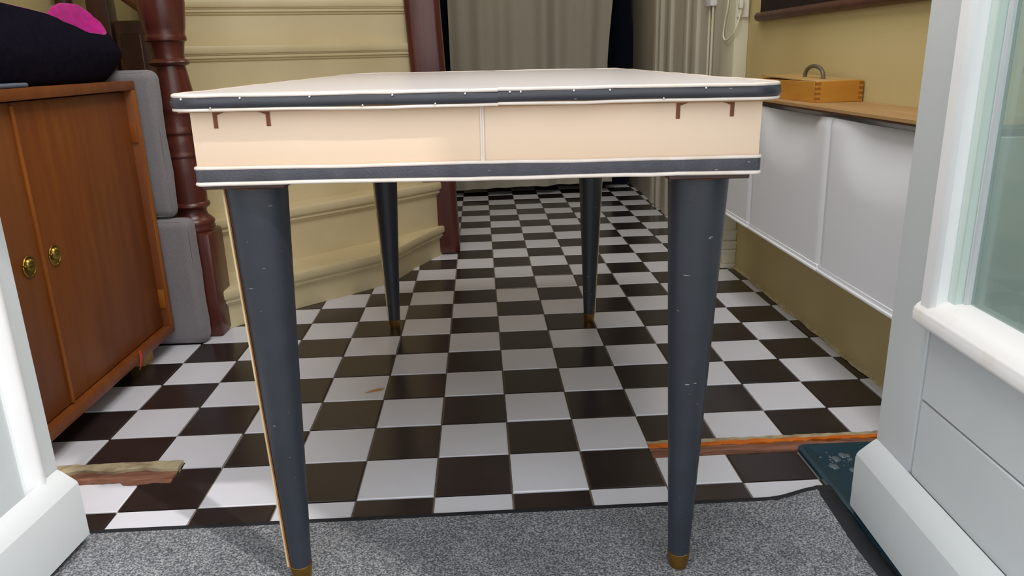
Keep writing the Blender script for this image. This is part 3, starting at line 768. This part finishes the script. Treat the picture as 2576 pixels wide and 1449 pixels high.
# ================================================================== WHITE SHOE CABINETS (right)
XF = 5.1
def shoe_cabinet(y0, y1, label):
    L = y1-y0
    root = empty('shoe_cabinet', (XR, (y0+y1)/2, 1.9)); tag(root, label, 'shoe cabinet', 'white plastic shoe cabinets hung in a row')
    h = 2.47
    # body behind the flap
    bm = BM(); bx(bm, XF+.30-XR, -.01, -L/2+.015, L/2-.015, .02, h-.02, .02, 2); finish('body', bm, 'plastic_white', root, 40)
    # tip-out front: scooped grip along the top edge
    bm = BM(); nu, nv = 40, 26; rows = []
    for a in range(nu+1):
        u = -1+2*a/nu; r = []
        for b in range(nv+1):
            v = b/nv
            sc = 1/(1+(abs(u)/.66)**7)
            bulge = sc*max(0, (v-(.55+.2*u*u))/.45)**1.5
            zt_ = h-.03-.05*sc
            x = XF-XR+.03*(1-v)+.24*bulge
            edge = max(abs(u)-.985, 0)/.015
            x += .03*edge**2+ (.03*max(0, (v-.975)/.025)**2)
            r.append(bm.verts.new((x, u*(L/2-.012), .10+(zt_-.10)*v)))
        rows.append(r)
    for a in range(nu):
        for b in range(nv): bm.faces.new((rows[a][b], rows[a+1][b], rows[a+1][b+1], rows[a][b+1]))
    bmesh.ops.recalc_face_normals(bm, faces=bm.faces[:])
    ret = bmesh.ops.extrude_face_region(bm, geom=bm.faces[:])
    for v in [g for g in ret['geom'] if isinstance(g, bmesh.types.BMVert)]: v.co.x += .05
    finish('front_flap', bm, 'plastic_white', root, 50)
    bm = BM(); bx(bm, XF-XR-.01, -.01, -L/2+.01, L/2-.01, 0.0, .045, .012, 2); bx(bm, XF-XR+.02, -.2, -L/2+.03, L/2-.03, .03, .11, .01, 1)
    finish('bottom_lip', bm, 'plastic_white', root, 40)
for y0, y1, lb in ((-.25, 3.04, 'white plastic shoe cabinet nearest the glazed door'), (3.04, 6.33, 'white plastic shoe cabinet under the wooden finger-jointed box'), (6.33, 9.62, 'white plastic shoe cabinet farthest back beside the hall door frame')):
    shoe_cabinet(y0, y1, lb)
sb = empty('shelf_board', (5.65, 4.7, 4.40)); tag(sb, 'thin plywood board lying on the white shoe cabinets', 'shelf')
box('board', 'plywood', sb, 5.07-5.65, .545, -4.9, 4.9, .03, .085, .006, 1)
box('under_strip', 'plywood_edge', sb, 5.1-5.65, .54, -4.9, 4.9, .0, .03, .004, 1)

# finger-jointed box
def wooden_box():
    z0 = 4.487; x0, x1, y0, y1, h = 5.33, 6.14, 4.22, 6.7, .345
    root = empty('wooden_box', ((x0+x1)/2, (y0+y1)/2, z0), (0, 0, math.radians(1.5))); tag(root, 'small honey wood box with finger joints and arched handle', 'box')
    X, Y, t = (x1-x0)/2, (y1-y0)/2, .075
    nf = 4; fh = h/(2*nf+.6)
    for s in (-1, 1):
        box('end_wall', 'box_wood', root, -X, X, s*Y-(t if s > 0 else 0), s*Y+(t if s < 0 else 0), 0, h, .006, 1)
        box('side_wall', 'box_wood', root, s*X-(t if s > 0 else 0), s*X+(t if s < 0 else 0), -Y+t, Y-t, 0, h-.012, .004, 1)
    box('base', 'box_wood', root, -X+t, X-t, -Y+t, Y-t, .01, .05)
    # end grain of the side fingers showing in the front wall
    for s in (-1, 1):
        for k in range(nf):
            z = .045+k*2*fh
            a, b = sorted((s*X+s*.003, s*(X-t*1.05)))
            box('joint_finger', 'box_endgrain', root, a, b, -Y-.003, -Y+.05, z, z+fh, .002, 1)
    # lid, tipped a little open
    ld = box('lid', 'box_lid', root, -X+.02, X-.05, -Y+.05, Y-.02, 0, .03, .006, 1)
    ld.location = (0, 0, (h+.004)*T); ld.rotation_euler = (math.radians(1.2), 0, 0)
    bm = BM(); pth = []
    for k in range(17):
        a = math.pi*k/16; pth.append((-.05+.0*k, -.35-.36*math.cos(a), .03+.2*math.sin(a)**.8))
    tube(bm, pth, .035, 10); hn = finish('handle', bm, 'bent_wood', ld, 60)
wooden_box()

# rolled wall map with its bottom rod
mp_ = empty('wall_map', (6.12, 5.2, 6.05)); tag(mp_, 'dark wall hanging with round brown bottom rod on olive wall', 'wall hanging')
bm = BM(); tube(bm, [(0, -4.2, 0), (0, 4.08, .02), (0, 4.13, .02)], .095, 16, rad=[.095, .095, .06]); finish('rod', bm, 'map_rod', mp_, 40)
bm = BM(); bx(bm, -.02, .02, -4.1, 3.92, .03, 8.5, 0); finish('cloth', bm, 'map_cloth', mp_)

# socket with plug and cord
sk_ = empty('wall_socket', (6.02, 10.09, 6.3)); tag(sk_, 'white socket plate on door frame edge', 'socket')
box('plate', 'socket_white', sk_, -.14, .10, -.06, .0, -.2, 1.1, .02, 3)
box('plate_rim', 'socket_white', sk_, .06, .12, -.10, .0, -.2, 1.1, .015, 2)
pl = empty('plug', (5.93, 10.0, 6.25)); tag(pl, 'white plug with looped cord in the socket', 'plug')
bm = BM(); bx(bm, -.05, .05, -.12, .02, .03, .30, .03, 3); finish('plug_body', bm, 'socket_white', pl, 50)
bm = BM(); lathe(bm, [(.03, 0.03), (.034, .0), (.028, -.012), (.034, -.03), (.028, -.045), (.03, -.06), (.022, -.09)], 0, -.05, 14); finish('strain_relief', bm, 'socket_white', pl, 50)
cp = [(0, -.05, -.06), (-.03, -.05, -.2), (-.08, -.03, -.38), (-.12, .05, -.52), (-.13, .3, -.62), (-.125, .55, -.645), (-.12, .72, -.6), (-.12, .78, -.48), (-.12, .7, -.2), (-.12, .55, .1), (-.12, .5, .5), (-.12, .5, 1.3)]
bm = BM(); C3 = [Vector(q) for q in cp]; C3 = [C3[0]]+C3+[C3[-1]]; pth = []
for i in range(1, len(C3)-2):
    for k in range(5):
        t = k/5; a_, b_, c_, d_ = C3[i-1:i+3]; pth.append(.5*((2*b_)+(c_-a_)*t+(2*a_-5*b_+4*c_-d_)*t*t+(3*b_-a_-3*c_+d_)*t**3))
pth.append(C3[-2]); tube(bm, pth, .02, 8); finish('cord', bm, 'socket_white', pl, 60)

# ================================================================== CURTAINS
def curtain(name, x0, x1, y, z0f, z1, folds, amp, m, label, seed):
    bm = BM(); nx, nz = 150, 24; rows = []
    for a in range(nx+1):
        t = a/nx; r = []
        for b in range(nz+1):
            v = b/nz; x = x0+(x1-x0)*t
            z0_ = z0f(t); z = z0_+(z1-z0_)*v
            dy = amp*(math.sin(t*folds*6.28+1.3*math.sin(t*9+seed))+.5*math.sin(t*folds*15+seed*2))*(.55+.45*v)
            xx = x+.12*math.sin(z*.8+seed)*(1 if t > .97 else t**6)
            r.append(bm.verts.new((xx, y+dy, z)))
        rows.append(r)
    for a in range(nx):
        for b in range(nz): bm.faces.new((rows[a][b], rows[a+1][b], rows[a+1][b+1], rows[a][b+1]))
    bmesh.ops.recalc_face_normals(bm, faces=bm.faces[:])
    ret = bmesh.ops.extrude_face_region(bm, geom=bm.faces[:])
    for v in [g for g in ret['geom'] if isinstance(g, bmesh.types.BMVert)]: v.co.y += .03
    o = finish(name, bm, m, None, 80); tag(o, label, 'curtain'); return o
curtain('curtain', -1.28, 4.92, 22.0, lambda t: .22+.16*min(1, t*1.6)+.04*math.sin(t*8), 16.35, 3.1, .22, 'curtain_cloth', 'long beige grey curtain across the end of the hall', 1)
curtain('curtain', -1.9, 6.1, 23.6, lambda t: .05, 16.5, 7, .12, 'navy_cloth', 'dark navy sheet filling the gap behind the beige curtain', 4)  # plain dark navy sheet closing the gap beside the beige curtain
bm = BM(); tube(bm, [(-2.2, 22.0, 16.5), (6.15, 22.0, 16.5)], .12, 12); tag(finish('curtain_rod', bm, 'lamp_metal', None, 40), 'rod carrying the beige hall curtain', 'curtain rod')

# ================================================================== MAT, TRAY AND SMALL THINGS
def door_mat():
    root = empty('door_mat', (-.5, -2.5, 0)); tag(root, 'grey flecked carpet mat under the front table legs', 'mat')
    bm = BM(); x0, x1, y0, y1 = -5.35+.5, 3.78+.5, -5.4+2.5, -.47+2.5
    nx, ny = 70, 36
    def zf(x, y):
        ty = max(0, min(1, (y-(y1-.9))/.9)); tx = max(0, min(1, (x-(3.2+.5))/.6))
        return .012+.10*ty*tx*tx*(3-2*tx)
    def yf(x, y):
        tx = max(0, min(1, (x-(3.0+.5))/.8)); return y+.04*tx*tx*max(0, (y-y1+1))
    rows = [[bm.verts.new((x0+(x1-x0)*a/nx, yf(x0+(x1-x0)*a/nx, y0+(y1-y0)*b/ny), zf(x0+(x1-x0)*a/nx, y0+(y1-y0)*b/ny))) for b in range(ny+1)] for a in range(nx+1)]
    for a in range(nx):
        for b in range(ny): bm.faces.new((rows[a][b], rows[a+1][b], rows[a+1][b+1], rows[a][b+1]))
    finish('pile', bm, 'mat_pile', root, 60)
    bm = BM()
    X0, X1, Y0, Y1 = x0-.1, x1+.2, y0-.1, y1+.075
    nx = 60
    rows = []
    for a in range(nx+1):
        x = X0+(X1-X0)*a/nx
        rows.append([bm.verts.new((x, yf(x, y), z)) for y, z in ((y1-.03, zf(x, y1-.03)-.004), (y1+.03, zf(x, y1)+.006), (Y1, zf(x, y1)-.002), (Y1, zf(x, y1)-.012))])
    for a in range(nx):
        for b in range(3): bm.faces.new((rows[a][b], rows[a+1][b], rows[a+1][b+1], rows[a][b+1]))
    finish('rubber_edge', bm, 'rubber', root, 60)
    bm = BM(); rows = []
    for a in range(31):
        y = Y0+(Y1-Y0)*a/30; yy = min(y, y1)
        rows.append([bm.verts.new((x1-.02, yf(x1, y), zf(x1, yy)-.003)), bm.verts.new((x1+.02, yf(x1, y), zf(x1, yy)+.006)), bm.verts.new((X1, yf(X1, y), zf(X1, yy))), bm.verts.new((X1+.01, yf(X1, y), zf(X1, yy)-.012))])
    for a in range(30):
        for b in range(3): bm.faces.new((rows[a][b], rows[a+1][b], rows[a+1][b+1], rows[a][b+1]))
    finish('rubber_edge', bm, 'rubber', root, 60)
    box('rubber_edge', 'rubber', root, X0, x0, Y0, y1, .002, .016, .004, 1)
door_mat()

def tray():
    x0, x1, y0, y1 = 4.0, 6.05, -2.2, .78
    root = empty('boot_tray', ((x0+x1)/2, (y0+y1)/2, .005)); tag(root, 'dark teal plastic boot tray with water drops behind the door', 'tray')
    bm = BM(); X, Y = (x1-x0)/2, (y1-y0)/2
    loops = [(0, .0, .12), (.0, .055, .12), (.03, .07, .1), (.085, .065, .08), (.17, .022, .06), (.2, .02, .05)]
    rr = []
    for ins, z, r in loops: rr.append([bm.verts.new((px, py, z)) for px, py in rrect(-X+ins, X-ins, -Y+ins, Y-ins, max(.02, r), 6)])
    for a, b in zip(rr[:-1], rr[1:]):
        n = len(a)
        for i in range(n): bm.faces.new((a[i], a[(i+1) % n], b[(i+1) % n], b[i]))
    bm.faces.new(rr[-1]); bm.faces.new(rr[0][::-1])
    finish('pan', bm, 'tray_teal', root, 40)
    rnd = random.Random(5)
    for k in range(24):
        px, py = 4.42-(x0+x1)/2+rnd.gauss(0, .1), .36-(y0+y1)/2+rnd.gauss(0, .13)
        s = rnd.choice([.014, .018, .025, .04, .06]); bm = BM()
        bmesh.ops.create_icosphere(bm, subdivisions=2, radius=1)
        for v in bm.verts: v.co = Vector((px+v.co.x*s*rnd.uniform(.9, 1.1), py+v.co.y*s*1.3, .024+max(-.1, v.co.z)*s*.28))
        finish('water_drop', bm, 'water', root, 80)
tray()

bm = BM(); tube(bm, [(-2.34, 3.24, .015), (-2.22, 3.28, .03), (-2.1, 3.34, .02), (-2.02, 3.4, .015)], .018, 6, rad=[.004, .016, .02, .003])
tag(finish('wood_splinter', bm, 'splinter', None, 60), 'small tan wood splinter lying on a white tile', 'splinter')
bm = BM(); bmesh.ops.create_icosphere(bm, subdivisions=2, radius=.035)
for v in bm.verts: v.co = v.co*(1+.5*noise.noise(v.co*40)); v.co.z = v.co.z*.6+.032
bmesh.ops.translate(bm, vec=(3.58, -.83, .0), verts=bm.verts[:])
tag(finish('crumb', bm, 'crumb', None, 60), 'pale crumb lying on the grey mat', 'crumb')

# ================================================================== FILL LAMPS, added on the unseen ceiling to brighten the inside
def lamp(x, y, sx, sy, e, col, label):
    root = empty('fill_lamp', (x, y, ZC)); tag(root, label, 'fill lamp', 'added fill lamps')
    bm = BM(); bx(bm, -sx/2-.1, sx/2+.1, -sy/2-.1, sy/2+.1, -.25, 0, .04, 2); finish('fill_housing', bm, 'lamp_metal', root, 40)
    ld = bpy.data.lights.new('fill_light', 'AREA'); ld.shape = 'RECTANGLE'; ld.size = sx*T; ld.size_y = sy*T; ld.energy = e; ld.color = col
    lo = bpy.data.objects.new('fill_light', ld); COL.objects.link(lo); lo.parent = root; lo.location = (0, 0, -.27*T)
lamp(-.5, -.5, 8, 6, 19, (1.0, .98, .97), 'large unseen fill lamp added on the ceiling over the table')
lamp(2.4, 13.5, 3, 6, 4.0, (1.0, .93, .82), 'unseen fill lamp added on the ceiling over the far hall')
